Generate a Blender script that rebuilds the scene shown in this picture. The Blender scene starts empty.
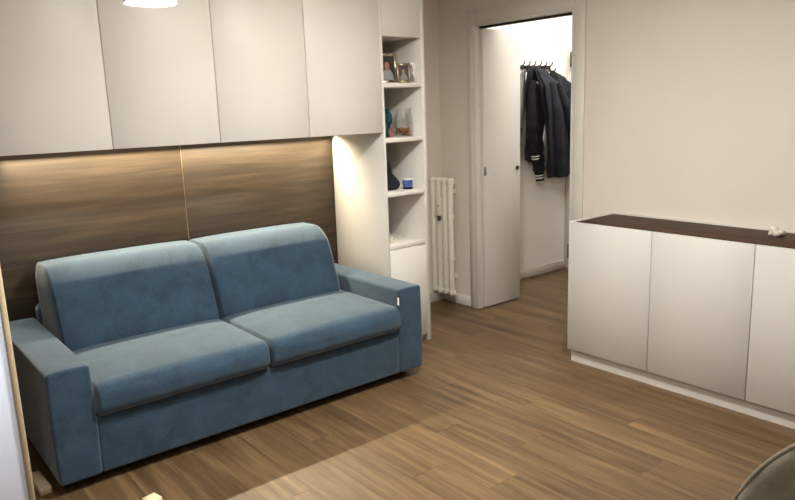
import bpy, bmesh, math, random
from mathutils import Vector, Matrix
random.seed(7)
scene = bpy.context.scene
C = scene.collection
sin, cos, pi, rad = math.sin, math.cos, math.pi, math.radians

# ------------------------------------------------------------------ camera
def cam_axes(yaw, pitch, roll):
    f = Vector((cos(yaw)*cos(pitch), sin(yaw)*cos(pitch), -sin(pitch)))
    r = f.cross(Vector((0, 0, 1))).normalized(); u = r.cross(f)
    c, s = cos(roll), sin(roll)
    return c*r+s*u, -s*r+c*u, f
cr, cu, cf = cam_axes(rad(51.179), rad(11.497), rad(-1.992))
cd = bpy.data.cameras.new('camera'); cam = bpy.data.objects.new('camera', cd); C.objects.link(cam)
cd.sensor_width = 36; cd.lens = 36*696.03/795; cd.clip_start = .02
M = Matrix(((cr.x, cu.x, -cf.x, 0), (cr.y, cu.y, -cf.y, 0), (cr.z, cu.z, -cf.z, 1.5), (0, 0, 0, 1)))
cam.matrix_world = M
scene.camera = cam

# ------------------------------------------------------------------ world, lights, exposure
w = bpy.data.worlds.new('world'); scene.world = w; w.use_nodes = True
w.node_tree.nodes['Background'].inputs[0].default_value = (1, .95, .88, 1)
w.node_tree.nodes['Background'].inputs[1].default_value = .05
vs = scene.view_settings
scene.display_settings.display_device = 'sRGB'
vs.view_transform = 'Standard'; vs.look = 'None'; vs.gamma = 1; vs.use_curve_mapping = False
vs.exposure = 0.45
WARM = (1, .99, .945)
MAIN_POS = (1.80, 1.79, 2.27); MAIN_W = 38      # big pendant above the seating area
PEND_POS = (.68, 1.79, 1.776); PEND_W = 9      # small pendant whose underside is in view
LED_W = 21                                        # strip under the wall cabinets
HALL_W = 14
REAR_FILL_W = 13                                       # added fill light behind the camera, modelled as a ceiling lamp

def area(name, loc, power, shape, sx, sy=None, color=WARM, rot=(0, 0, 0), spread=pi):
    d = bpy.data.lights.new(name, 'AREA'); d.shape = shape; d.size = sx
    if sy: d.size_y = sy
    d.energy = power; d.color = color; d.spread = spread
    o = bpy.data.objects.new(name, d); C.objects.link(o); o.location = loc; o.rotation_euler = rot
    return o

# ------------------------------------------------------------------ materials
MATS = {}
class N:
    def __init__(s, name):
        s.m = bpy.data.materials.new(name); s.m.use_nodes = True
        s.t = s.m.node_tree; s.b = s.t.nodes['Principled BSDF']; MATS[name] = s.m
    def n(s, typ, **kw):
        x = s.t.nodes.new(typ)
        for k, v in kw.items(): setattr(x, k, v)
        return x
    def l(s, a, b): s.t.links.new(a, b)
    def set(s, **kw):
        for k, v in kw.items():
            s.b.inputs[k.replace('_', ' ')].default_value = v
        return s
def lin(c):
    return tuple(((x/255)/12.92 if x/255 <= .04045 else ((x/255+.055)/1.055)**2.4) for x in c)+(1,)

def plain(name, col, rough=.5, noise=.0, nscale=8, bump=0, bscale=60, metallic=0, sheen=0, coat=0, spec=.5):
    q = N(name); q.set(Roughness=rough, Metallic=metallic)
    q.b.inputs['Specular IOR Level'].default_value = spec
    if sheen:
        q.b.inputs['Sheen Weight'].default_value = sheen; q.b.inputs['Sheen Roughness'].default_value = .4
    if coat: q.b.inputs['Coat Weight'].default_value = coat
    c = lin(col); tc = q.n('ShaderNodeTexCoord')
    nz = q.n('ShaderNodeTexNoise'); nz.inputs['Scale'].default_value = nscale; nz.inputs['Detail'].default_value = 5
    q.l(tc.outputs['Object'], nz.inputs['Vector'])
    rp = q.n('ShaderNodeValToRGB')
    a = max(noise, .012)
    rp.color_ramp.elements[0].position = .3; rp.color_ramp.elements[1].position = .7
    rp.color_ramp.elements[0].color = tuple(x*(1-a) for x in c[:3])+(1,)
    rp.color_ramp.elements[1].color = tuple(min(1, x*(1+a)) for x in c[:3])+(1,)
    q.l(nz.outputs['Fac'], rp.inputs['Fac']); q.l(rp.outputs['Color'], q.b.inputs['Base Color'])
    if bump:
        n2 = q.n('ShaderNodeTexNoise'); n2.inputs['Scale'].default_value = bscale; n2.inputs['Detail'].default_value = 4
        q.l(tc.outputs['Object'], n2.inputs['Vector'])
        b = q.n('ShaderNodeBump'); b.inputs['Strength'].default_value = bump; b.inputs['Distance'].default_value = .01
        q.l(n2.outputs['Fac'], b.inputs['Height']); q.l(b.outputs['Normal'], q.b.inputs['Normal'])
    return q.m

def wood(name, dark, mid, light, axis, across=16, along=1.1, rough=.45, vary=.18, spec=.4, knots=.5):
    q = N(name); q.set(Roughness=rough); q.b.inputs['Specular IOR Level'].default_value = spec
    tc = q.n('ShaderNodeTexCoord'); oi = q.n('ShaderNodeObjectInfo')
    mul = q.n('ShaderNodeMath', operation='MULTIPLY'); mul.inputs[1].default_value = 37.7
    q.l(oi.outputs['Random'], mul.inputs[0])
    cmb = q.n('ShaderNodeCombineXYZ')
    for k in range(3): q.l(mul.outputs[0], cmb.inputs[k])
    add = q.n('ShaderNodeVectorMath', operation='ADD')
    q.l(tc.outputs['Object'], add.inputs[0]); q.l(cmb.outputs[0], add.inputs[1])
    def noise(a, b, detail, dist=0):
        mp = q.n('ShaderNodeMapping'); s = [a, a, a]; s[axis] = b; mp.inputs['Scale'].default_value = s
        q.l(add.outputs[0], mp.inputs['Vector'])
        z = q.n('ShaderNodeTexNoise'); z.inputs['Scale'].default_value = 1; z.inputs['Detail'].default_value = detail
        z.inputs['Distortion'].default_value = dist
        q.l(mp.outputs[0], z.inputs['Vector']); return z.outputs['Fac']
    n1 = noise(across, along, 6, .6); n2 = noise(across*9, along*5, 4); n3 = noise(across*.35, along*.9, 3, 1.0)
    m1 = q.n('ShaderNodeMix'); m1.data_type = 'FLOAT'; m1.inputs[0].default_value = .42
    q.l(n1, m1.inputs[2]); q.l(n2, m1.inputs[3])
    m2 = q.n('ShaderNodeMix'); m2.data_type = 'FLOAT'; m2.inputs[0].default_value = .38
    q.l(m1.outputs[0], m2.inputs[2]); q.l(n3, m2.inputs[3])
    rp = q.n('ShaderNodeValToRGB'); e = rp.color_ramp.elements
    e[0].position = .35; e[0].color = lin(dark); e[1].position = .65; e[1].color = lin(light)
    x = e.new(.5); x.color = lin(mid)
    q.l(m2.outputs[0], rp.inputs['Fac'])
    # tone of the single board
    r2 = q.n('ShaderNodeMapRange'); r2.inputs[3].default_value = 1-vary; r2.inputs[4].default_value = 1+vary
    q.l(oi.outputs['Random'], r2.inputs[0])
    hs = q.n('ShaderNodeHueSaturation'); q.l(rp.outputs['Color'], hs.inputs['Color']); q.l(r2.outputs[0], hs.inputs['Value'])
    q.l(hs.outputs[0], q.b.inputs['Base Color'])
    b = q.n('ShaderNodeBump'); b.inputs['Strength'].default_value = .06; b.inputs['Distance'].default_value = .003
    q.l(m1.outputs[0], b.inputs['Height']); q.l(b.outputs['Normal'], q.b.inputs['Normal'])
    return q.m

def velvet(name, col, amp=.22, sheen=.5, tint=(.7, .8, .9, 1)):
    q = N(name); q.set(Roughness=.85)
    q.b.inputs['Specular IOR Level'].default_value = .15
    q.b.inputs['Sheen Weight'].default_value = sheen; q.b.inputs['Sheen Roughness'].default_value = .45
    q.b.inputs['Sheen Tint'].default_value = tint
    c = lin(col); tc = q.n('ShaderNodeTexCoord')
    z1 = q.n('ShaderNodeTexNoise'); z1.inputs['Scale'].default_value = 7; z1.inputs['Detail'].default_value = 6; z1.inputs['Distortion'].default_value = 1.2
    z2 = q.n('ShaderNodeTexNoise'); z2.inputs['Scale'].default_value = 90; z2.inputs['Detail'].default_value = 3
    for z in (z1, z2): q.l(tc.outputs['Object'], z.inputs['Vector'])
    mx = q.n('ShaderNodeMix'); mx.data_type = 'FLOAT'; mx.inputs[0].default_value = .35
    q.l(z1.outputs['Fac'], mx.inputs[2]); q.l(z2.outputs['Fac'], mx.inputs[3])
    rp = q.n('ShaderNodeValToRGB'); e = rp.color_ramp.elements
    e[0].position = .33; e[1].position = .68
    e[0].color = tuple(v*(1-amp) for v in c[:3])+(1,); e[1].color = tuple(v*(1+amp) for v in c[:3])+(1,)
    q.l(mx.outputs[0], rp.inputs['Fac']); q.l(rp.outputs['Color'], q.b.inputs['Base Color'])
    b = q.n('ShaderNodeBump'); b.inputs['Strength'].default_value = .25; b.inputs['Distance'].default_value = .006
    q.l(mx.outputs[0], b.inputs['Height']); q.l(b.outputs['Normal'], q.b.inputs['Normal'])
    return q.m

def emit(name, col, strength):
    q = N(name); q.b.inputs['Base Color'].default_value = col+(1,)
    q.b.inputs['Emission Color'].default_value = col+(1,); q.b.inputs['Emission Strength'].default_value = strength
    return q.m
def glass(name, col=(1, 1, 1), refl=.9):
    """thin blown glass: see-through, reflecting more towards its edges"""
    q = N(name); t = q.t; t.nodes.remove(q.b)
    tr = q.n('ShaderNodeBsdfTransparent'); tr.inputs[0].default_value = col+(1,)
    gl = q.n('ShaderNodeBsdfGlossy'); gl.inputs['Roughness'].default_value = .04; gl.inputs[0].default_value = (1, 1, 1, 1)
    fr = q.n('ShaderNodeFresnel'); fr.inputs[0].default_value = 1.5
    mu = q.n('ShaderNodeMath', operation='MULTIPLY'); mu.inputs[1].default_value = refl; q.l(fr.outputs[0], mu.inputs[0])
    mx = q.n('ShaderNodeMixShader'); q.l(mu.outputs[0], mx.inputs[0]); q.l(tr.outputs[0], mx.inputs[1]); q.l(gl.outputs[0], mx.inputs[2])
    out = [n for n in t.nodes if n.type == 'OUTPUT_MATERIAL'][0]; q.l(mx.outputs[0], out.inputs[0])
    return q.m

plain('wall_paint', (222, 213, 201), .85, .015, 3, .03, 220)
plain('ceiling_paint', (238, 234, 228), .9, .01, 3)
plain('white_lacquer', (229, 224, 216), .42, .006, 2, spec=.35)
plain('white_matt', (203, 199, 193), .5, .006, 2, spec=.3)
plain('white_trim', (217, 211, 201), .45, .01, 2, spec=.35)
plain('door_white', (222, 217, 210), .5, .01, 2, spec=.35)
plain('radiator_enamel', (232, 226, 212), .35, .015, 6)
plain('black_metal', (16, 15, 15), .4, .1, 20)
plain('dark_rubber', (14, 13, 13), .8, .1, 20)
plain('steel', (150, 146, 140), .3, .04, 30, metallic=1)
plain('silver', (205, 195, 175), .22, .05, 40, metallic=1)
plain('pewter', (150, 138, 116), .35, .12, 50, metallic=.8)
plain('grout', (66, 47, 31), .9, .1, 20)
plain('board_white', (224, 233, 252), .35, .006, 2)
plain('beech', (182, 164, 134), .5, .06, 14)
plain('beech_pale', (243, 228, 186), .5, .04, 14)
plain('shade_white', (240, 236, 228), .5, .01, 4)
plain('tag_white', (240, 240, 240), .7, .02, 10)
plain('joint_pale', (176, 150, 116), .5, .02, 10)
plain('navy_cloth', (14, 16, 27), .9, .22, 9, .25, 120)
plain('black_cloth', (7, 8, 10), .9, .2, 9, .25, 120)
plain('teal_cloth', (11, 20, 28), .85, .25, 12, .25, 90)
plain('grey_cloth', (142, 142, 140), .9, .12, 14, .25, 120)
plain('rib_knit', (7,8,10), .95, .1, 60, .3, 200)
plain('stripe_white', (225, 225, 222), .8, .03, 30)
plain('quartz', (214, 206, 192), .5, .2, 40, .8, 80)
plain('paper', (226, 220, 208), .7, .03, 20)
plain('potpourri', (150, 92, 46), .8, .5, 60, .5, 90)
plain('shell_dark', (82, 50, 32), .8, .4, 70)
plain('blue_cup', (66, 96, 158), .3, .45, 60, coat=.4)
plain('pink_clay', (150, 92, 86), .7, .2, 30)
plain('cream', (228, 216, 188), .6, .04, 20)
plain('grey_label', (60, 60, 60), .6, .04, 20)
wood('floor_oak', (66, 49, 32), (99, 77, 51), (131, 105, 74), 1, across=34, along=1.2, rough=.42, vary=.09)
wood('panel_oak', (41, 32, 23), (56, 45, 33), (73, 59, 44), 0, across=46, along=1.5, rough=.5, vary=.03)
wood('walnut_top', (50, 35, 24), (67, 47, 33), (84, 61, 44), 1, across=22, along=1.0, rough=.6, vary=.02, spec=.15)
velvet('blue_velvet', (49, 68, 84), .3, .36, (.92, .97, 1, 1))
velvet('grey_velvet', (112, 105, 91), .2, .35, (.9, .86, .8, 1))
glass('clear_glass', (.985, .99, .985), .55); glass('teal_glass', (.10, .62, .68))
emit('lamp_glow', (1, .95, .86), 14); emit('led_glow', (1, .84, .6), 3)

def photo_print(name, bg, skin, cloth):
    """a printed portrait: a head and shoulders on a dark ground"""
    q = N(name); q.set(Roughness=.35)
    tc = q.n('ShaderNodeTexCoord'); sp = q.n('ShaderNodeSeparateXYZ'); q.l(tc.outputs['Generated'], sp.inputs[0])
    def blob(cx, cz, rx, rz):
        o = None
        for out, cc, rr in ((sp.outputs[0], cx, rx), (sp.outputs[2], cz, rz)):
            a = q.n('ShaderNodeMath', operation='SUBTRACT'); a.inputs[1].default_value = cc; q.l(out, a.inputs[0])
            b = q.n('ShaderNodeMath', operation='DIVIDE'); b.inputs[1].default_value = rr; q.l(a.outputs[0], b.inputs[0])
            p = q.n('ShaderNodeMath', operation='POWER'); p.inputs[1].default_value = 2; q.l(b.outputs[0], p.inputs[0])
            if o is None: o = p
            else:
                s = q.n('ShaderNodeMath', operation='ADD'); q.l(o.outputs[0], s.inputs[0]); q.l(p.outputs[0], s.inputs[1]); o = s
        l = q.n('ShaderNodeMath', operation='LESS_THAN'); l.inputs[1].default_value = 1; q.l(o.outputs[0], l.inputs[0]); return l.outputs[0]
    col = None
    for shape, c in ((blob(.5, .66, .24, .26), (28, 20, 18)), (blob(.5, .05, .42, .42), cloth), (blob(.5, .58, .17, .2), skin)):
        mx = q.n('ShaderNodeMix'); mx.data_type = 'RGBA'; q.l(shape, mx.inputs[0])
        if col is None: mx.inputs[6].default_value = lin(bg)
        else: q.l(col, mx.inputs[6])
        mx.inputs[7].default_value = lin(c); col = mx.outputs[2]
    q.l(col, q.b.inputs['Base Color']); return q.m
photo_print('print_a', (50, 42, 50), (158, 108, 90), (150, 150, 148))
photo_print('print_b', (60, 50, 44), (140, 116, 98), (130, 122, 110))
photo_print('print_c', (210, 204, 192), (120, 96, 80), (60, 52, 50))

# ------------------------------------------------------------------ mesh helpers
class MB:
    def __init__(s): s.v = []; s.f = []; s.sm = []
    def add(s, verts, faces, smooth=False):
        k = len(s.v); s.v += [tuple(p) for p in verts]
        for f in faces: s.f.append(tuple(i+k for i in f)); s.sm.append(smooth)
        return s
    def box(s, x0, x1, y0, y1, z0, z1, r=0):
        if r <= 0:
            v = [(x, y, z) for z in (z0, z1) for y in (y0, y1) for x in (x0, x1)]
            return s.add(v, [(0, 2, 3, 1), (4, 5, 7, 6), (0, 1, 5, 4), (2, 6, 7, 3), (0, 4, 6, 2), (1, 3, 7, 5)])
        bm = bmesh.new(); bmesh.ops.create_cube(bm, size=1)
        for p in bm.verts: p.co = Vector(((x0+x1)/2+p.co.x*(x1-x0), (y0+y1)/2+p.co.y*(y1-y0), (z0+z1)/2+p.co.z*(z1-z0)))
        bmesh.ops.bevel(bm, geom=bm.edges[:], offset=r, segments=1, affect='EDGES')
        bm.verts.index_update()
        s.add([p.co for p in bm.verts], [[p.index for p in f.verts] for f in bm.faces]); bm.free(); return s
    def rbox(s, x0, x1, y0, y1, z0, z1, r, k=4, m=6, fn=None, rx=None):
        """soft box: rounded edges of radius r, k steps in the rounding, m on the flats; fn deforms"""
        def ax(h):
            a = [-h+r-r*math.tan(pi/4*(1-i/k)) for i in range(k)]
            b = [-(h-r)+2*(h-r)*i/m for i in range(m+1)]
            return a+b+[-x for x in reversed(a)]
        H = ((x1-x0)/2, (y1-y0)/2, (z1-z0)/2); c = ((x0+x1)/2, (y0+y1)/2, (z0+z1)/2)
        A = [ax(h) for h in H]; idx = {}; V = []; F = []
        def vert(i, j, l):
            key = (i, j, l)
            if key not in idx:
                p = Vector((A[0][i], A[1][j], A[2][l]))
                q = Vector([max(-(H[t]-r), min(H[t]-r, p[t])) for t in range(3)])
                d = p-q
                if d.length > 1e-9: p = q+d.normalized()*r
                if rx is not None:
                    rr_ = rx[0] if p.x < 0 else rx[1]; ax_ = abs(p.x); hi = H[0]-r
                    ax_ = ax_*(H[0]-rr_)/hi if ax_ <= hi else H[0]-(H[0]-ax_)*rr_/r
                    p.x = math.copysign(ax_, p.x)
                uvw = (p.x/H[0], p.y/H[1], p.z/H[2])
                p = p+Vector(c)
                if fn: p = fn(p, uvw)
                idx[key] = len(V); V.append(tuple(p))
            return idx[key]
        n = [len(a)-1 for a in A]
        for l in (0, n[2]):
            for i in range(n[0]):
                for j in range(n[1]):
                    q = (vert(i, j, l), vert(i+1, j, l), vert(i+1, j+1, l), vert(i, j+1, l)); F.append(q if l else q[::-1])
        for j in (0, n[1]):
            for i in range(n[0]):
                for l in range(n[2]):
                    q = (vert(i, j, l), vert(i+1, j, l), vert(i+1, j, l+1), vert(i, j, l+1)); F.append(q[::-1] if j else q)
        for i in (0, n[0]):
            for j in range(n[1]):
                for l in range(n[2]):
                    q = (vert(i, j, l), vert(i, j+1, l), vert(i, j+1, l+1), vert(i, j, l+1)); F.append(q if i else q[::-1])
        return s.add(V, F, True)
    def lathe(s, prof, c=(0, 0, 0), n=24, axis=2):
        V = []; F = []
        for (r, z) in prof:
            for i in range(n):
                a = 2*pi*i/n; p = [r*cos(a), r*sin(a), z]
                if axis == 1: p = [p[0], p[2], p[1]]
                if axis == 0: p = [p[2], p[0], p[1]]
                V.append((p[0]+c[0], p[1]+c[1], p[2]+c[2]))
        for j in range(len(prof)-1):
            for i in range(n):
                k = (i+1) % n; F.append((j*n+i, j*n+k, (j+1)*n+k, (j+1)*n+i))
        F.append(tuple(range(n))[::-1]); F.append(tuple((len(prof)-1)*n+i for i in range(n)))
        return s.add(V, F, True)
    def tube(s, pts, rr, n=8):
        if not isinstance(rr, (list, tuple)): rr = [rr]*len(pts)
        P = [Vector(p) for p in pts]; V = []; F = []
        for i, p in enumerate(P):
            d = (P[min(i+1, len(P)-1)]-P[max(i-1, 0)]).normalized()
            a = d.cross(Vector((.31, .17, .94)) if abs(d.z) < .9 else Vector((1, .1, 0))).normalized(); b = d.cross(a)
            for k in range(n):
                t = 2*pi*k/n; V.append(p+(a*cos(t)+b*sin(t))*rr[i])
        for i in range(len(P)-1):
            for k in range(n):
                l = (k+1) % n; F.append((i*n+k, i*n+l, (i+1)*n+l, (i+1)*n+k))
        F.append(tuple(range(n))[::-1]); F.append(tuple((len(P)-1)*n+k for k in range(n)))
        return s.add(V, F, True)
    def mesh(s, name, mat, org=(0, 0, 0)):
        me = bpy.data.meshes.new(name)
        me.from_pydata([(a-org[0], b-org[1], c-org[2]) for a, b, c in s.v], [], s.f)
        me.polygons.foreach_set('use_smooth', s.sm); me.materials.append(MATS[mat]); me.update()
        bm = bmesh.new(); bm.from_mesh(me); bmesh.ops.recalc_face_normals(bm, faces=bm.faces); bm.to_mesh(me); bm.free()
        try: me.set_sharp_from_angle(angle=rad(50))
        except Exception: pass
        return me
    def build(s, name, mat, parent=None, org=None):
        """links ONE mesh object; vertices are given in world space, origin at org (default: base centre)"""
        if org is None:
            xs, ys, zs = zip(*s.v); org = ((min(xs)+max(xs))/2, (min(ys)+max(ys))/2, min(zs))
        o = bpy.data.objects.new(name, s.mesh(name, mat, org)); C.objects.link(o)
        if parent is not None:
            o.parent = parent
            pw = Vector((0, 0, 0)); q = parent
            while q is not None: pw += q.location; q = q.parent
            o.location = Vector(org)-pw
        else: o.location = org
        return o
def tag(o, label=None, cat=None, group=None, kind=None):
    if label: o['label'] = label
    if cat: o['category'] = cat
    if group: o['group'] = group
    if kind: o['kind'] = kind
    return o
def thing(name, loc, label, cat, group=None):
    o = bpy.data.objects.new(name, None); o.empty_display_size = .1; C.objects.link(o); o.location = loc
    return tag(o, label, cat, group)
def struct(o, label, cat): return tag(o, label, cat, kind='structure')
def spin(o, ang, pivot=None):
    o.rotation_euler.z = ang; return o

# ================================================================== THE ROOM
XB = 3.635          # face of the wall with the doorway
YA = 3.95           # face of the wall behind the sofa
XC = 5.16           # end of the hallway
H = 2.70
X0, Y0 = -1.9, -2.3
floor = MB().box(X0-.1, XC+.1, Y0-.1, YA+.1, -.09, -.0085).build('floor', 'grout', org=(0, 0, -.009))
struct(floor, 'oak laminate plank floor running through the room and hallway', 'floor')
PW, PL = .176, 1.22
full = MB().box(-PW/2+.0004, PW/2-.0004, -PL/2+.0006, PL/2-.0006, -.0085, 0).mesh('plank', 'floor_oak')
cols = int((XC-X0)/PW)+1
for i in range(cols):
    xc = .967-PW*16.5+i*PW
    if xc-PW/2 < X0 or xc+PW/2 > XC+.05: continue
    off = [0, .46, .9, .25, .7][i % 5]+random.uniform(-.09, .09)
    y = Y0-off
    while y < YA:
        a, b = max(y, Y0), min(y+PL, YA)
        if b-a > .05:
            if b-a > PL-.001: me = full
            else: me = MB().box(-PW/2+.0004, PW/2-.0004, -(b-a)/2+.0006, (b-a)/2-.0006, -.0085, 0).mesh('plank', 'floor_oak')
            o = bpy.data.objects.new('plank', me); C.objects.link(o); o.parent = floor
            o.location = (xc, (a+b)/2, .009)
        y += PL
ceil = MB().box(X0-.1, XC+.1, Y0-.1, YA+.1, H, H+.08).build('ceiling', 'ceiling_paint'); struct(ceil, 'plain white ceiling over the room', 'ceiling')
struct(MB().box(X0-.1, XC+.1, YA, YA+.1, 0, H).build('wall_back', 'wall_paint'), 'beige painted wall behind the sofa and wall cabinets', 'wall')
struct(MB().box(X0-.1, X0, Y0, YA, 0, H).build('wall_left', 'wall_paint'), 'beige painted wall to the left of the room', 'wall')
struct(MB().box(X0-.1, XC+.1, Y0-.1, Y0, 0, H).build('wall_front', 'wall_paint'), 'beige painted wall behind the viewer', 'wall')
DY0, DY1, DZ = 2.725, 3.578, 2.052      # doorway
WT = .11
struct(MB().box(XB, XB+WT, Y0, DY0, 0, H).box(XB, XB+WT, DY1, YA, 0, H).box(XB, XB+WT, DY0, DY1, DZ, H).build('wall_right', 'wall_paint'),
       'beige painted wall with the doorway and the sideboard', 'wall')
struct(MB().box(XC, XC+.1, 2.1, YA, 0, H).build('wall_hall_end', 'ceiling_paint'), 'white wall at the end of the hallway', 'wall')
struct(MB().box(XB+WT, XC, 2.0, 2.1, 0, H).build('wall_hall_side', 'ceiling_paint'), 'white side wall of the hallway', 'wall')
struct(MB().box(XB+WT, XC, YA-.012, YA, 0, H).build('wall_hall_back', 'ceiling_paint'), 'white hallway wall carrying the coat rack', 'wall')

# skirting
struct(MB().box(XB-.012, XB, DY1+.06, YA, 0, .075, .002).build('baseboard_right', 'white_trim'), 'white skirting board below the radiator', 'skirting')
struct(MB().box(X0, XB, YA-.012, YA, 0, .075, .002).build('baseboard_back', 'white_trim'), 'white skirting board behind the sofa', 'skirting')
struct(MB().box(XB+WT, XC, YA-.026, YA-.012, 0, .075, .002).build('baseboard_hall', 'white_trim'), 'white skirting board below the coats in the hallway', 'skirting')

# door casing
cas = thing('trim_1', (XB, (DY0+DY1)/2, 0), 'white casing and jamb around the hallway doorway', 'door frame'); cas['kind'] = 'structure'
cx0, cx1 = XB-.014, XB
MB().box(cx0, cx1, DY0-.083, DY0, 0, DZ+.1, .002).build('casing_upright', 'white_trim', cas)
MB().box(cx0, cx1, DY1, DY1+.058, 0, DZ+.1, .002).build('casing_upright', 'white_trim', cas)
MB().box(cx0, cx1, DY0, DY1, DZ, DZ+.1, .002).build('casing_head', 'white_trim', cas)
MB().box(cx0+.002, XB+WT+.01, DY1-.018, DY1+.001, 0, DZ, .001).build('jamb', 'white_trim', cas)
MB().box(cx0+.002, XB+WT+.01, DY0-.001, DY0+.014, 0, DZ, .001).build('jamb', 'white_trim', cas)
MB().box(cx0+.002, XB+WT+.01, DY0+.014, DY1-.018, DZ-.012, DZ, .001).build('jamb_head', 'white_trim', cas)
MB().box(XB+.03, XB+.065, DY0+.014, DY1-.018, DZ-.026, DZ-.012).build('door_track', 'black_metal', cas)
MB().box(XB+.028, XB+.036, DY1-.026, DY1-.018, 0, DZ-.026).build('stop_bead', 'white_trim', cas)

# folding door, folded open at the left jamb
d1 = thing('door_1', (XB+.04, 3.545, 0), 'white folding door folded back into the hallway', 'door'); d1['kind'] = 'structure'
lx0, lx1 = XB+.03, 4.055
la = MB().box(lx0, lx1, 3.522, 3.55, .012, DZ-.03, .003).build('door_leaf', 'door_white', d1)
MB().box(lx0, lx1, 3.556, 3.578, .012, DZ-.03, .003).build('door_leaf', 'door_white', d1)
MB().box(lx0-.004, lx0+.018, 3.5185, 3.5225, 1.0, 1.065, .001).build('hinge', 'steel', la)
MB().lathe([(.004, -.004), (.016, -.004), (.018, .002), (.018, .006)], (lx1-.035, 3.52, 1.03), 16, 1).build('finger_pull', 'black_metal', la)

# white door on the end wall of the hallway with black hinges
d2 = thing('door_2', (XC, 3.4, 0), 'white hallway door with black hinges on the end wall', 'door'); d2['kind'] = 'structure'
dl = MB().box(XC-.03, XC-.002, 3.05, 3.87, .01, 2.1, .003).build('door_leaf', 'door_white', d2)
MB().box(XC-.022, XC, 3.874, 3.935, 0, 2.14, .002).build('casing_upright', 'white_trim', d2)
MB().box(XC-.022, XC, 2.985, 3.046, 0, 2.14, .002).build('casing_upright', 'white_trim', d2)
MB().box(XC-.022, XC, 3.046, 3.874, 2.104, 2.16, .002).build('casing_head', 'white_trim', d2)
for z in (.10, 1.80): MB().box(XC-.042, XC-.026, 3.862, 3.884, z, z+.13, .002).build('hinge', 'black_metal', dl)
MB().tube([(XC-.03, 3.12, 1.02), (XC-.08, 3.12, 1.02), (XC-.085, 3.13, 1.02), (XC-.085, 3.24, 1.02)], .009).build('handle', 'black_metal', dl)

# ================================================================== WALL UNIT
YF = 3.29          # front of the wall unit
ZB, ZT = 1.366, 2.42
seams = [-.035, .490, 1.013, 1.538, 2.063, 2.5715]
names = ['white wall cabinet at the far left end of the row', 'leftmost white wall cabinet in view above the sofa',
         'white wall cabinet behind the pendant lamp, second from the left', 'white wall cabinet over the right half of the sofa, third from the left',
         'white wall cabinet next to the open shelf tower']
for k in range(5):
    a, b = seams[k], seams[k+1]
    t = thing('wall_cabinet', ((a+b)/2, (YF+YA)/2, ZB), names[k], 'cabinet', 'row of wall cabinets over the sofa')
    e = .0005
    c = MB()
    c.box(a+e, a+.018, YF+.024, YA-.001, ZB, ZT).box(b-.018, b-e, YF+.024, YA-.001, ZB, ZT)
    c.box(a+.018, b-.018, YF+.024, YA-.001, ZB, ZB+.02).box(a+.018, b-.018, YF+.024, YA-.001, ZT-.02, ZT).box(a+.018, b-.018, YA-.02, YA-.001, ZB+.02, ZT-.02)
    c.build('carcass', 'white_lacquer', t)
    MB().box(a+.0018, b-.0018, YF, YF+.021, ZB-.004, ZT-.001, .0012).build('door', 'white_lacquer', t)
# LED strip under the cabinets
LY = 3.822
led = thing('led_strip', (1.6, LY, ZB-.012), 'warm LED light strip under the row of wall cabinets', 'light strip')
MB().box(.62, 2.56, LY-.012, LY+.012, ZB-.006, ZB-.0005).build('profile', 'steel', led)
MB().box(.63, 2.55, LY-.006, LY+.006, ZB-.0085, ZB-.006).build('diffuser', 'led_glow', led)
area('led_light', (1.6, LY-.006, ZB-.016), LED_W, 'RECTANGLE', 1.9, .012, (1, .86, .62), rot=(-rad(22), 0, 0), spread=rad(116))

# oak wall panelling behind the sofa
pn = thing('wall_panelling', (1.0, 3.9, 0), 'horizontal grain oak panelling on the wall behind the sofa', 'wall panel')
MB().box(-.95, 1.5458, 3.84, YA-.013, .0, ZB-.001, .0012).build('panel', 'panel_oak', pn)
MB().box(1.5492, 2.5715, 3.84, YA-.013, .0, ZB-.001, .0012).build('panel', 'panel_oak', pn)
MB().box(1.5461, 1.5489, 3.8408, YA-.02, .0, ZB-.002).build('joint_strip', 'joint_pale', pn)

# tower of open shelves
tw = thing('shelf_tower', (2.74, 3.6, 0), 'tall white narrow shelf tower with four open niches and a low door', 'shelf unit')
SX0, SX1 = 2.588, 2.884
MB().box(2.572, SX0, YF, YA-.0135, 0, ZT, .001).build('side_panel', 'white_lacquer', tw)
MB().box(SX1, 2.909, YF, YA-.0135, 0, ZT, .001).build('side_panel', 'white_lacquer', tw)
MB().box(SX0, SX1, YA-.04, YA-.0135, 0, ZT).build('back_panel', 'white_lacquer', tw)
for z in (.672, .998, 1.326, 1.649):
    MB().box(SX0, SX1, YF+.002, YA-.04, z-.026, z, .001).build('shelf', 'white_lacquer', tw)
MB().box(SX0, SX1, YF+.024, YA-.04, 1.915, 1.94).build('shelf', 'white_lacquer', tw)
MB().box(SX0+.002, SX1-.002, YF, YF+.021, 1.913, ZT-.002, .0012).build('door', 'white_lacquer', tw)
MB().box(SX0+.002, SX1-.002, YF, YF+.021, .045, .643, .0012).build('door', 'white_lacquer', tw)
MB().box(SX0, SX1, YF+.05, YF+.068, 0, .042).build('plinth', 'white_lacquer', tw)
MB().box(SX0, SX1, YF+.024, YA-.04, .045, .063).build('bottom_panel', 'white_lacquer', tw)

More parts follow.
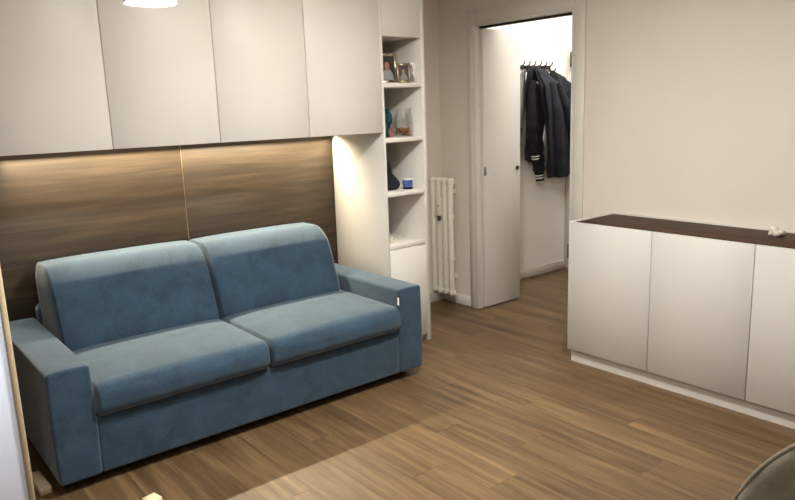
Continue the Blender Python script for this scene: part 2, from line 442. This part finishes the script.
# ---- things in the niches
def photo_frame(loc, w_, h_, border, depth, lean, turn, fm, pm, label):
    t = thing('photo_frame', loc, label, 'photo frame', 'photo frames in the top niche')
    m = MB(); m.box(-w_/2, -w_/2+border, -depth/2, depth/2, 0, h_, .003); m.box(w_/2-border, w_/2, -depth/2, depth/2, 0, h_, .003)
    m.box(-w_/2+border, w_/2-border, -depth/2, depth/2, 0, border, .003); m.box(-w_/2+border, w_/2-border, -depth/2, depth/2, h_-border, h_, .003)
    t.rotation_euler = (-lean, 0, turn)
    def put(mm, n, mat):
        o = bpy.data.objects.new(n, mm.mesh(n, mat)); C.objects.link(o); o.parent = t; return o
    put(m, 'frame', fm)
    put(MB().box(-w_/2+border, w_/2-border, -depth*.1, depth*.3, border, h_-border), 'photo', pm)
    sy = math.tan(lean)*h_*.7
    put(MB().add([(-.012, depth/2, h_*.7), (.012, depth/2, h_*.7), (.012, depth/2+.003, h_*.7), (-.012, depth/2+.003, h_*.7),
                  (-.016, depth/2+sy*1.9, .005+sy*lean*1.5), (.016, depth/2+sy*1.9, .005+sy*lean*1.5), (.016, depth/2+sy*1.9+.003, .005+sy*lean*1.5), (-.016, depth/2+sy*1.9+.003, .005+sy*lean*1.5)],
                 [(0, 1, 5, 4), (3, 7, 6, 2), (0, 4, 7, 3), (1, 2, 6, 5), (0, 3, 2, 1), (4, 5, 6, 7)]), 'stand', 'black_metal')
    return t
photo_frame((2.735, 3.43, 1.651), .135, .185, .022, .018, rad(9), rad(-16), 'silver', 'print_a', 'largest photo frame, wide silver border, portrait with dark hair')
photo_frame((2.785, 3.338, 1.651), .088, .118, .016, .014, rad(10), rad(-24), 'pewter', 'print_b', 'small dull pewter photo frame leaning in front of the others')
photo_frame((2.852, 3.352, 1.651), .062, .125, .006, .006, rad(3), rad(-40), 'paper', 'print_c', 'pale unframed picture card standing against the side of the niche')

jar = thing('glass_jar', (2.812, 3.395, 1.327), 'clear glass jar with brown potpourri in the bottom', 'jar')
jo = (2.812, 3.395, 1.327)
MB().lathe([(.0, .0), (.052, .0), (.058, .006), (.059, .10), (.055, .125), (.046, .14), (.046, .158), (.052, .164), (.052, .172), (.047, .172),
            (.044, .158), (.043, .14), (.052, .122), (.056, .098), (.055, .008), (.05, .005), (.0, .005)], jo, 28).build('glass_body', 'clear_glass', jar)
m1 = MB()
rr = random.Random(3)
for k in range(60):
    a = rr.uniform(0, 2*pi); q = .043*math.sqrt(rr.random()); z = .014+rr.random()*.036
    cx_, cy_ = jo[0]+q*cos(a), jo[1]+q*sin(a)
    s1 = rr.uniform(.008, .013)
    m1.lathe([(.001, -s1*.7), (s1*.8, -s1*.3), (s1, 0), (s1*.7, s1*.5), (.001, s1*.75)], (cx_, cy_, jo[2]+z), 7)
tag(m1.build('potpourri', 'potpourri', jar), kind='stuff')
tv = thing('teal_vase', (2.672, 3.40, 1.327), 'teal glass ball vase beside the jar of potpourri', 'vase')
MB().lathe([(.0, 0), (.022, 0), (.026, .004), (.02, .03), (.018, .05), (.03, .065), (.043, .09), (.048, .115), (.043, .14), (.03, .155), (.026, .165), (.028, .17),
            (.024, .17), (.022, .158), (.036, .14), (.042, .115), (.037, .09), (.02, .07), (.0, .065)], (2.672, 3.40, 1.327), 24).build('glass_body', 'teal_glass', tv)
MB().lathe([(.0, .066), (.018, .07), (.018, .08), (.0, .084)], (2.672, 3.40, 1.327), 14).build('candle', 'cream', tv)
m = MB(); m.lathe([(.0, 0), (.02, 0), (.024, .012), (.02, .03), (.012, .042), (.013, .05), (.009, .06), (.0, .064)], (2.725, 3.42, 1.327), 14)
tag(m.build('clay_ornament', 'pink_clay'), 'small reddish clay ornament left of the potpourri jar', 'ornament')

# navy bag (soft, slumped to one side) and blue cup
def bagfn(p, u):
    t = (u[2]+1)/2
    x = p.x-.035*t*t + .01*sin(p.z*60+p.y*30)
    k = 1-.62*t
    return Vector((2.705-.045*t+(x-2.705)*k, 3.44+(p.y-3.44)*(1-.5*t)+.006*sin(p.z*47), p.z))
bg = thing('fabric_bag', (2.70, 3.44, .999), 'dark navy fabric bag slumped in the niche beside the blue cup', 'bag')
MB().rbox(2.625, 2.785, 3.375, 3.505, .999, 1.215, .035, 4, 8, bagfn).build('bag_body', 'navy_cloth', bg)
MB().tube([(2.652, 3.42, 1.19), (2.645, 3.415, 1.22), (2.655, 3.44, 1.235), (2.665, 3.455, 1.22), (2.662, 3.45, 1.19)], .006).build('strap', 'black_cloth', bg)
cp = thing('blue_cup', (2.815, 3.372, .999), 'small blue patterned cup beside the navy bag', 'cup')
MB().lathe([(.0, 0), (.027, 0), (.03, .003), (.033, .066), (.031, .067), (.028, .006), (.0, .006)], (2.815, 3.372, .999), 20).build('cup_body', 'blue_cup', cp)
MB().lathe([(.0301, .002), (.0312, .002), (.0314, .012), (.0304, .012)], (2.815, 3.372, .999), 20).build('base_band', 'rib_knit', cp)
MB().lathe([(.0325, .058), (.0337, .058), (.034, .067), (.0328, .067)], (2.815, 3.372, .999), 20).build('rim', 'stripe_white', cp)
m = MB(); m.lathe([(.0, 0), (.013, 0), (.015, .008), (.011, .018), (.006, .024), (.008, .032), (.005, .04), (.0, .042)], (2.672, 3.375, .673), 14)
tag(m.build('porcelain_figurine', 'cream'), 'tiny cream porcelain piece alone in the lowest niche', 'ornament')

# ================================================================== SOFA
so = thing('sofa', (1.505, 3.35, 0), 'blue velvet two seat sofa with square arms', 'sofa')
FX0, FX1 = .527, 2.468; AW = .166; FY = 2.868; FB = 3.815
def soft(amp):
    def f(p, u):
        return p+Vector((0, 0, 0))
    return f
for x0, x1 in ((FX0, FX0+AW), (FX1-AW, FX1)):
    def armfn(p, u):
        b = .004
        return Vector((p.x+b*u[0]*(1-u[2]**2), p.y, p.z+.004*(1-u[0]**2)*(u[2] > .9)))
    MB().rbox(x0, x1, FY, FB, .048, .526, .014, 4, 8, armfn).build('arm', 'blue_velvet', so)
IX0, IX1 = FX0+AW, FX1-AW
MB().rbox(IX0+.001, IX1-.001, FY+.006, FB-.01, .048, .30, .012, 3, 6).build('base', 'blue_velvet', so)
MB().rbox(IX0+.002, IX1-.002, 3.72, FB, .30, .60, .03, 3, 6).build('back_frame', 'blue_velvet', so)
mid = (IX0+IX1)/2
for x0, x1 in ((IX0+.003, mid-.002), (mid+.002, IX1-.003)):
    def seatfn(p, u):
        z = p.z
        if u[2] > 0: z += .018*(1-u[0]**4)*(1-u[1]**4)
        y = p.y-.012*(1-u[2]**2)*(u[1] < -.5)*(1-u[0]**6)
        return Vector((p.x, y, z))
    MB().rbox(x0, x1, 2.838, 3.56, .295, .436, .055, 6, 12, seatfn, (.018, .018)).build('seat_cushion', 'blue_velvet', so)
for k, (x0, x1) in enumerate(((IX0+.014, mid-.0025), (mid+.0025, IX1-.004))):
    def backfn(p, u):
        t = (p.z-.43)/.40
        y = p.y+(.085-.065*u[1])*t-.02*(1-u[0]**4)*(1-u[2]**2)*max(0, -u[1])
        z = p.z+.008*(1-u[0]**4)*(u[2] > .6)
        if k == 0 and u[2] > .25: y += .0035*sin(p.x*120)*math.exp(-((p.x-.95)/.09)**2)
        return Vector((p.x, y, z))
    MB().rbox(x0, x1, 3.36, 3.79, .36, .818, .13, 8, 14, backfn, (.02, .016) if k == 0 else (.016, .055)).build('back_cushion', 'blue_velvet', so)
for x in (FX0+.07, FX1-.07):
    for y in (FY+.12, FB-.1):
        MB().lathe([(.022, 0), (.026, .004), (.028, .048)], (x, y, 0), 14).build('foot', 'dark_rubber', so)
MB().box(FX1-AW-.0025, FX1-AW-.0005, FY-.006, FY+.006, .443, .485).build('label_tag', 'tag_white', so)

# ================================================================== RADIATOR
ra = thing('radiator', (3.55, 3.82, .09), 'cream column radiator on the wall beside the shelf tower', 'radiator')
RYS = (3.737, 3.80, 3.863, 3.925)
for i, y in enumerate(RYS):
    m = MB()
    for x in (3.526,):
        m.tube([(x, y, .10), (x, y, .125), (x, y, .5), (x, y, .945), (x, y, .97)], [.015, .022, .022, .022, .015], 12)
    m.rbox(3.502, 3.56, y-.023, y+.023, .925, .985, .022, 3, 2)
    m.rbox(3.502, 3.56, y-.023, y+.023, .088, .145, .022, 3, 2)
    for z in (.36, .68): m.rbox(3.514, 3.553, y-.02, y+.02, z, z+.03, .008, 2, 1)
    m.build('section', 'radiator_enamel', ra)
for z in (.115, .955):
    MB().lathe([(.014, -.115), (.017, -.115), (.017, .115), (.014, .115)], (3.534, 3.831, z), 12, 1).build('connecting_pipe', 'radiator_enamel', ra)
for z in (.36, .68):
    for y in RYS[:-1]: MB().lathe([(.008, -.02), (.009, -.02), (.009, .02), (.008, .02)], (3.53, y+.031, z+.015), 8, 1).build('spacer', 'radiator_enamel', ra)
for z in (.2, .86):
    for y in (3.80, 3.90): MB().box(3.556, XB, y-.012, y+.012, z, z+.03).build('bracket', 'radiator_enamel', ra)
dv = MB().box(3.478, 3.50, 3.80, 3.852, .70, .835, .004).build('heat_meter', 'radiator_enamel', ra)
MB().box(3.476, 3.4785, 3.815, 3.825, .77, .78).build('meter_sensor', 'black_metal', dv)
MB().box(3.484, 3.50, 3.815, 3.842, .663, .699, .003).build('meter_clip', 'grey_label', dv)

# ================================================================== SIDEBOARD
sb = thing('sideboard', (3.4, 1.36, 0), 'long low white sideboard with walnut top and plain doors', 'sideboard')
SF = 3.208; SZ = .839; SYL = 2.413; seg = .5165
ys = [SYL-.003]+[1.907-seg*k for k in range(5)]
END = ys[-1]
MB().box(SF+.004, XB-.002, SYL-.019, SYL+.014, .0785, SZ, .001).build('side_panel', 'white_matt', sb)
MB().box(SF+.004, XB-.002, END-.016, END, .0785, SZ, .001).build('side_panel', 'white_matt', sb)
MB().box(SF+.021, 3.596, END, SYL-.019, SZ-.022, SZ-.002, .001).build('top', 'walnut_top', sb)
MB().box(SF+.024, XB-.002, END, SYL-.019, .0785, .10).build('bottom_panel', 'white_matt', sb)
MB().box(3.597, XB-.002, END, SYL-.019, .10, SZ, .001).build('back_panel', 'white_matt', sb)
MB().box(3.24, 3.258, END, SYL+.005, 0, .078).box(3.258, XB-.002, SYL-.013, SYL+.005, 0, .078).box(3.258, XB-.002, END, END+.018, 0, .078).build('plinth', 'white_matt', sb)
for k in range(len(ys)-1):
    MB().box(SF, SF+.02, ys[k+1]+.0018, ys[k]-.0018, .081, SZ-.003, .0012).build('door', 'white_matt', sb)
for k in range(1, len(ys)-1):
    MB().box(SF+.024, 3.597, ys[k]-.009, ys[k]+.009, .10, SZ-.023).build('divider', 'white_matt', sb)

# white crystal on the sideboard
def rock(c, r, seed, sq=(1, 1, 1)):
    rg = random.Random(seed); bm = bmesh.new(); bmesh.ops.create_icosphere(bm, subdivisions=2, radius=1)
    for v in bm.verts:
        k = r*rg.uniform(.78, 1.1); v.co = Vector((v.co.x*k*sq[0]+c[0], v.co.y*k*sq[1]+c[1], max(c[2]-r*sq[2]*.75, v.co.z*k*sq[2]+c[2])))
    bm.verts.index_update(); V = [v.co.copy() for v in bm.verts]; F = [[v.index for v in f.verts] for f in bm.faces]; bm.free(); return V, F
rk = thing('mineral_stone', (3.49, 1.415, SZ-.002), 'white knobbly mineral stone on the walnut sideboard top', 'ornament')
for k, (dx, dy, r, s) in enumerate(((0, .014, .027, (1, 1, 1.0)), (.006, -.014, .027, (1.1, 1, .72)), (-.012, .024, .015, (1, 1, .8)), (-.018, -.006, .018, (1, 1, .8)))):
    V, F = rock((3.49+dx, 1.415+dy, SZ-.002+r*s[2]*.75), r, k+2, s)
    MB().add(V, F).build('crystal', 'quartz', rk)

# ================================================================== COAT RACK AND COATS
RY = YA-.012
cr_ = thing('coat_rack', (4.71, RY, 1.80), 'black wall coat rack with six double hooks', 'coat rack')
MB().box(4.51, 4.91, RY-.014, RY, 1.785, 1.812, .002).build('rail', 'black_metal', cr_)
for i in range(6):
    x = 4.53+i*.072
    m = MB()
    m.tube([(x, RY-.014, 1.808), (x, RY-.026, 1.81), (x, RY-.04, 1.818), (x, RY-.045, 1.832), (x, RY-.045, 1.842)], [.005, .005, .005, .005, .008], 7)
    m.tube([(x, RY-.014, 1.79), (x, RY-.03, 1.77), (x, RY-.05, 1.755), (x, RY-.07, 1.762), (x, RY-.078, 1.785)], [.005, .005, .005, .005, .007], 7)
    m.build('hook', 'black_metal', cr_)

def garment(parent, name, mat, rings, n=40, folds=(7, .10), seed=0):
    """rings: (z, xc, yc, half width, half depth) from the top down; soft vertical folds"""
    rg = random.Random(seed); ph = rg.uniform(0, 6)
    # densify
    R = []
    for i in range(len(rings)-1):
        for k in range(4):
            t = k/4; t2 = t*t*(3-2*t); R.append([rings[i][j]+(rings[i+1][j]-rings[i][j])*(t if j == 0 else t2) for j in range(5)])
    R.append(list(rings[-1]))
    V = []; F = []; z0, z1 = R[0][0], R[-1][0]
    for z, xc, yc, a, b in R:
        t = (z0-z)/(z0-z1)
        for i in range(n):
            an = 2*pi*i/n
            f = 1+folds[1]*min(1, t*2.2+.25)*(sin(folds[0]*an+ph+t*1.3)+.5*sin((folds[0]*2-3)*an+2*ph-t*2.1))
            ca, sa = cos(an), sin(an)
            V.append((xc+a*f*math.copysign(abs(ca)**.8, ca), min(RY-.004, yc+b*f*math.copysign(abs(sa)**.8, sa)), z+.012*sin(3*an+ph)*t))
    for j in range(len(R)-1):
        for i in range(n):
            k = (i+1) % n; F.append((j*n+i, j*n+k, (j+1)*n+k, (j+1)*n+i))
    F.append(tuple(range(n))); F.append(tuple((len(R)-1)*n+i for i in range(n))[::-1])
    return MB().add(V, F, True).build(name, mat, parent)
def sleeve(parent, mat, pts, radii, cuff=None, stripes=False):
    P = [Vector(p) for p in pts]
    # smooth the path
    Q = []; RR = []
    for i in range(len(P)-1):
        for k in range(5):
            t = k/5; Q.append(P[i].lerp(P[i+1], t)); w_ = .005*sin((i*5+k)*1.9)
            RR.append(radii[i]+(radii[i+1]-radii[i])*t+w_)
    Q.append(P[-1]); RR.append(radii[-1])
    s_ = MB().tube(Q, RR, 14).build('sleeve', mat, parent)
    if cuff:
        d = (P[-1]-P[-2]).normalized(); e = P[-1]
        r0 = radii[-1]*.86
        MB().tube([e-d*.01, e+d*.01, e+d*.055, e+d*.075], [r0*1.05, r0, r0*.95, r0*.9], 14).build('cuff', cuff, s_)
        if stripes:
            for q in (.022, .044):
                MB().tube([e+d*q, e+d*(q+.009)], [r0*1.04, r0*1.03], 14).build('stripe', 'stripe_white', s_)
    return s_

g = 'coats on the hallway rack'
c1 = thing('grey_jacket', (4.47, 3.88, 1.2), 'light grey jacket at the left end of the coat rack', 'jacket', g)
garment(c1, 'jacket_body', 'grey_cloth', [(1.775, 4.53, 3.90, .012, .012), (1.70, 4.52, 3.912, .04, .016), (1.6, 4.50, 3.912, .07, .016), (1.45, 4.475, 3.912, .075, .016), (1.30, 4.46, 3.912, .07, .016), (1.25, 4.455, 3.912, .066, .015)], seed=1)
sleeve(c1, 'black_cloth', [(4.455, 3.90, 1.31), (4.448, 3.90, 1.22), (4.456, 3.90, 1.12)], [.03, .028, .026])
c2 = thing('varsity_jacket', (4.58, 3.82, 1.05), 'black bomber jacket with white striped knit cuffs', 'jacket', g)
garment(c2, 'jacket_body', 'black_cloth', [(1.785, 4.595, 3.87, .02, .012), (1.76, 4.62, 3.868, .075, .018), (1.64, 4.655, 3.868, .12, .02), (1.4, 4.66, 3.868, .125, .021), (1.2, 4.635, 3.868, .10, .021), (1.10, 4.61, 3.864, .09, .024), (1.03, 4.615, 3.864, .085, .022)], folds=(5, .16), seed=2)
sleeve(c2, 'black_cloth', [(4.58, 3.84, 1.68), (4.555, 3.825, 1.5), (4.545, 3.815, 1.33), (4.562, 3.815, 1.19), (4.58, 3.815, 1.10)], [.035, .05, .056, .052, .044], 'rib_knit', True)
sleeve(c2, 'black_cloth', [(4.60, 3.825, 1.40), (4.60, 3.82, 1.25), (4.615, 3.82, 1.05), (4.635, 3.82, .935)], [.04, .055, .055, .045], 'rib_knit', True)
MB().lathe([(.003, 0), (.016, 0), (.016, .004), (.003, .004)], (4.585, 3.80, 1.66), 12, 1).build('badge', 'stripe_white', c2)
c3 = thing('navy_parka', (4.76, 3.75, .9), 'long navy parka hanging in the middle of the coat rack', 'coat', g)
garment(c3, 'coat_body', 'navy_cloth', [(1.79, 4.635, 3.85, .025, .014), (1.75, 4.645, 3.80, .06, .026), (1.62, 4.680, 3.72, .11, .032), (1.4, 4.730, 3.69, .145, .036), (1.15, 4.760, 3.685, .165, .036), (1.02, 4.765, 3.685, .15, .036), (.90, 4.730, 3.685, .11, .032)], folds=(6, .2), seed=5)
sleeve(c3, 'navy_cloth', [(4.720, 3.71, 1.66), (4.785, 3.665, 1.45), (4.850, 3.65, 1.22), (4.865, 3.65, 1.08)], [.035, .052, .055, .048], 'navy_cloth')
sleeve(c3, 'navy_cloth', [(4.655, 3.72, 1.66), (4.660, 3.665, 1.42), (4.675, 3.65, 1.15), (4.690, 3.65, .97)], [.035, .05, .05, .045], 'navy_cloth')
c4 = thing('hooded_coat', (4.97, 3.87, .9), 'dark teal hooded coat at the right end of the rack', 'coat', g)
garment(c4, 'coat_body', 'black_cloth', [(1.77, 4.88, 3.885, .02, .014), (1.72, 4.92, 3.88, .075, .03), (1.63, 4.985, 3.875, .135, .036), (1.35, 5.00, 3.875, .145, .04), (1.1, 4.99, 3.875, .16, .04), (.95, 4.98, 3.875, .16, .04), (.87, 4.98, 3.875, .15, .036)], folds=(7, .13), seed=9)
def hoodfn(p, u): return Vector((p.x+.012*sin(p.z*60), p.y+.012*u[2]+.008*sin(p.x*80), p.z-.06*max(0, u[0])+.01*sin(p.x*45)))
MB().rbox(4.86, 5.06, 3.79, 3.87, 1.55, 1.715, .036, 4, 6, hoodfn).build('hood', 'teal_cloth', c4)
sleeve(c4, 'teal_cloth', [(5.05, 3.845, 1.62), (5.085, 3.835, 1.45), (5.09, 3.83, 1.25), (5.07, 3.83, 1.10)], [.04, .058, .056, .046], 'rib_knit')

# ================================================================== PENDANT LAMPS
def pendant(name, pos, r, h, label, power, col=WARM, up=0):
    x, y, z = pos
    t = thing(name, (x, y, z), label, 'lamp', 'pendant lamps')
    m = MB(); n = 40
    m.lathe([(r-.004, .004), (r, .0), (r, h-.01), (r-.01, h), (.012, h+.004), (.012, h-.004), (r-.012, h-.008), (r-.004, h-.014)], (x, y, z), n)
    m.build('shade', 'shade_white', t)
    MB().lathe([(.001, .003), (r-.005, .003), (r-.005, .006), (.001, .006)], (x, y, z), n).build('diffuser', 'lamp_glow', t)
    MB().tube([(x, y, z+h), (x, y, H-.03)], .003, 8).build('cord', 'shade_white', t)
    MB().lathe([(.05, -.03), (.055, -.025), (.055, 0), (.001, 0)], (x, y, H), 24).build('ceiling_rose', 'shade_white', t)
    area(name+'_light', (x, y, z+.001), power, 'DISK', 2*(r-.006), None, col)
    if up: area(name+'_added_upfill', (x, y, z+h+.008), up, 'DISK', 2*(r-.01), None, col, rot=(pi, 0, 0))  # added upward fill over the closed shade, lifts the walls by ceiling bounce
pendant('pendant_lamp', PEND_POS, .063, .10, 'small white drum pendant lamp hanging in front of the wall cabinets', PEND_W)
pendant('pendant_lamp', MAIN_POS, .10, .10, 'white drum pendant lamp hung high above the floor before the sofa', MAIN_W, up=26)
def flush(pos, r, label, power):
    x, y, z = pos
    t = thing('ceiling_lamp', (x, y, z-.05), label, 'lamp')
    MB().lathe([(.001, -.04), (r*.6, -.045), (r*.95, -.03), (r, -.012)], (x, y, z), 32).build('diffuser', 'lamp_glow', t)
    MB().lathe([(r, -.014), (r+.012, -.014), (r+.012, 0), (.001, 0)], (x, y, z), 32).build('rim', 'shade_white', t)
    area('ceiling_lamp_light', (x, y, z-.05), power, 'DISK', 2*r, None, WARM)
flush((4.75, 3.30, H), .14, 'round white ceiling lamp in the hallway', HALL_W)
flush((-.4, -.6, H), .16, 'added fill light behind the viewer, shaped as a round ceiling lamp', REAR_FILL_W)

# ================================================================== LEFT FOREGROUND: whiteboard, toy blocks
ez = thing('whiteboard_easel', (.10, 2.42, 0), 'white drawing board in a pale wood frame at the left edge', 'easel')
BX1 = .362
MB().box(-.26, BX1-.017, 2.405, 2.417, .03, 1.19, .001).build('board', 'board_white', ez)
for a, b in ((BX1-.0168, BX1), (-.277, -.2602)): MB().box(a, b, 2.397, 2.425, 0, 1.207, .003).build('frame_upright', 'beech', ez)
for z in (.012, 1.1905): MB().box(-.26, BX1-.017, 2.399, 2.423, z, z+.0165, .002).build('frame_rail', 'beech', ez)
for x in (-.25, .315): MB().add([(x, 2.43, 1.16), (x+.02, 2.43, 1.16), (x+.02, 2.45, 1.16), (x, 2.45, 1.16), (x, 2.68, 0), (x+.02, 2.68, 0), (x+.02, 2.70, 0), (x, 2.70, 0)],
        [(0, 1, 2, 3), (4, 7, 6, 5), (0, 4, 5, 1), (2, 6, 7, 3), (0, 3, 7, 4), (1, 5, 6, 2)]).build('rear_leg', 'beech', ez)
MB().box(-.25, .335, 2.424, 2.436, 1.13, 1.165).build('hinge_rail', 'beech', ez)
b1 = MB().box(-.0225, .0225, -.09, .09, 0, .034, .003).build('toy_block', 'beech', org=(0, 0, 0)); b1.location = (.482, 3.035, 0); b1.rotation_euler.z = rad(2)
tag(b1, 'long pale wood toy block on the floor beside the left sofa arm', 'toy block', 'wood toy blocks')
b2 = MB().box(-.028, .028, -.028, .028, 0, .05, .003).build('toy_block', 'beech_pale', org=(0, 0, 0)); b2.location = (.778, 2.545, 0); b2.rotation_euler.z = rad(12)
tag(b2, 'cream toy block on the floor before the sofa at the bottom edge', 'toy block', 'wood toy blocks')

# ================================================================== GREY CHAIR, lower right
cx_, cy_ = 1.66, .34
ch = thing('round_chair', (cx_-.25, cy_-.06, 0), 'grey velvet chair with a round padded back at the lower right corner', 'chair')
dirv = Vector((cx_, cy_, 0)).normalized(); side = Vector((-dirv.y, dirv.x, 0))
base = Vector((cx_, cy_, 0))
def backshell(R_, zc, t0, t1, squash=1.0, n=64, rings=10):
    V = []; F = []
    def pt(rho, an, side_):
        x = rho*R_*cos(an); z = zc+rho*R_*squash*sin(an)
        z = max(z, .36)
        curve = -.12*(x/R_)**2*R_
        edge = math.sqrt(max(0, 1-rho**6))
        ch_ = .014*abs(sin(x*pi/.07))*edge if side_ < 0 else 0
        d = curve + (side_*(.038*edge+.0) ) + (ch_ if side_ < 0 else 0) + .10*(z-.42)
        p = base+side*x+dirv*d; return (p.x, p.y, z)
    for sd in (-1, 1):
        k0 = len(V)
        for j in range(rings+1):
            rho = math.sin(j/rings*pi/2)
            for i in range(n): V.append(pt(rho, 2*pi*i/n, sd))
        for j in range(rings):
            for i in range(n):
                k = (i+1) % n; F.append((k0+j*n+i, k0+j*n+k, k0+(j+1)*n+k, k0+(j+1)*n+i))
    return MB().add(V, F, True)
backshell(.38, .42, 0, 0).build('backrest', 'grey_velvet', ch)
pts = []
for i in range(49):
    an = rad(-12)+rad(204)*i/48; x = .38*cos(an); z = .42+.38*sin(an); d = -.12*(x/.38)**2*.38+.10*(z-.42)
    p = base+side*x+dirv*d; pts.append((p.x, p.y, z))
MB().tube(pts, .006, 8).build('piping', 'grey_velvet', ch)
sc = base-dirv*.30
MB().lathe([(.001, .33), (.24, .33), (.29, .35), (.305, .39), (.30, .43), (.27, .455), (.15, .465), (.001, .467)], (sc.x, sc.y, 0), 40).build('seat', 'grey_velvet', ch)
for a in (45, 135, 225, 315):
    d = dirv*cos(rad(a))+side*sin(rad(a)); p0 = sc+d*.2; p1 = sc+d*.28
    MB().tube([(p0.x, p0.y, .335), (p1.x, p1.y, 0)], [.017, .011], 10).build('leg', 'black_metal', ch)
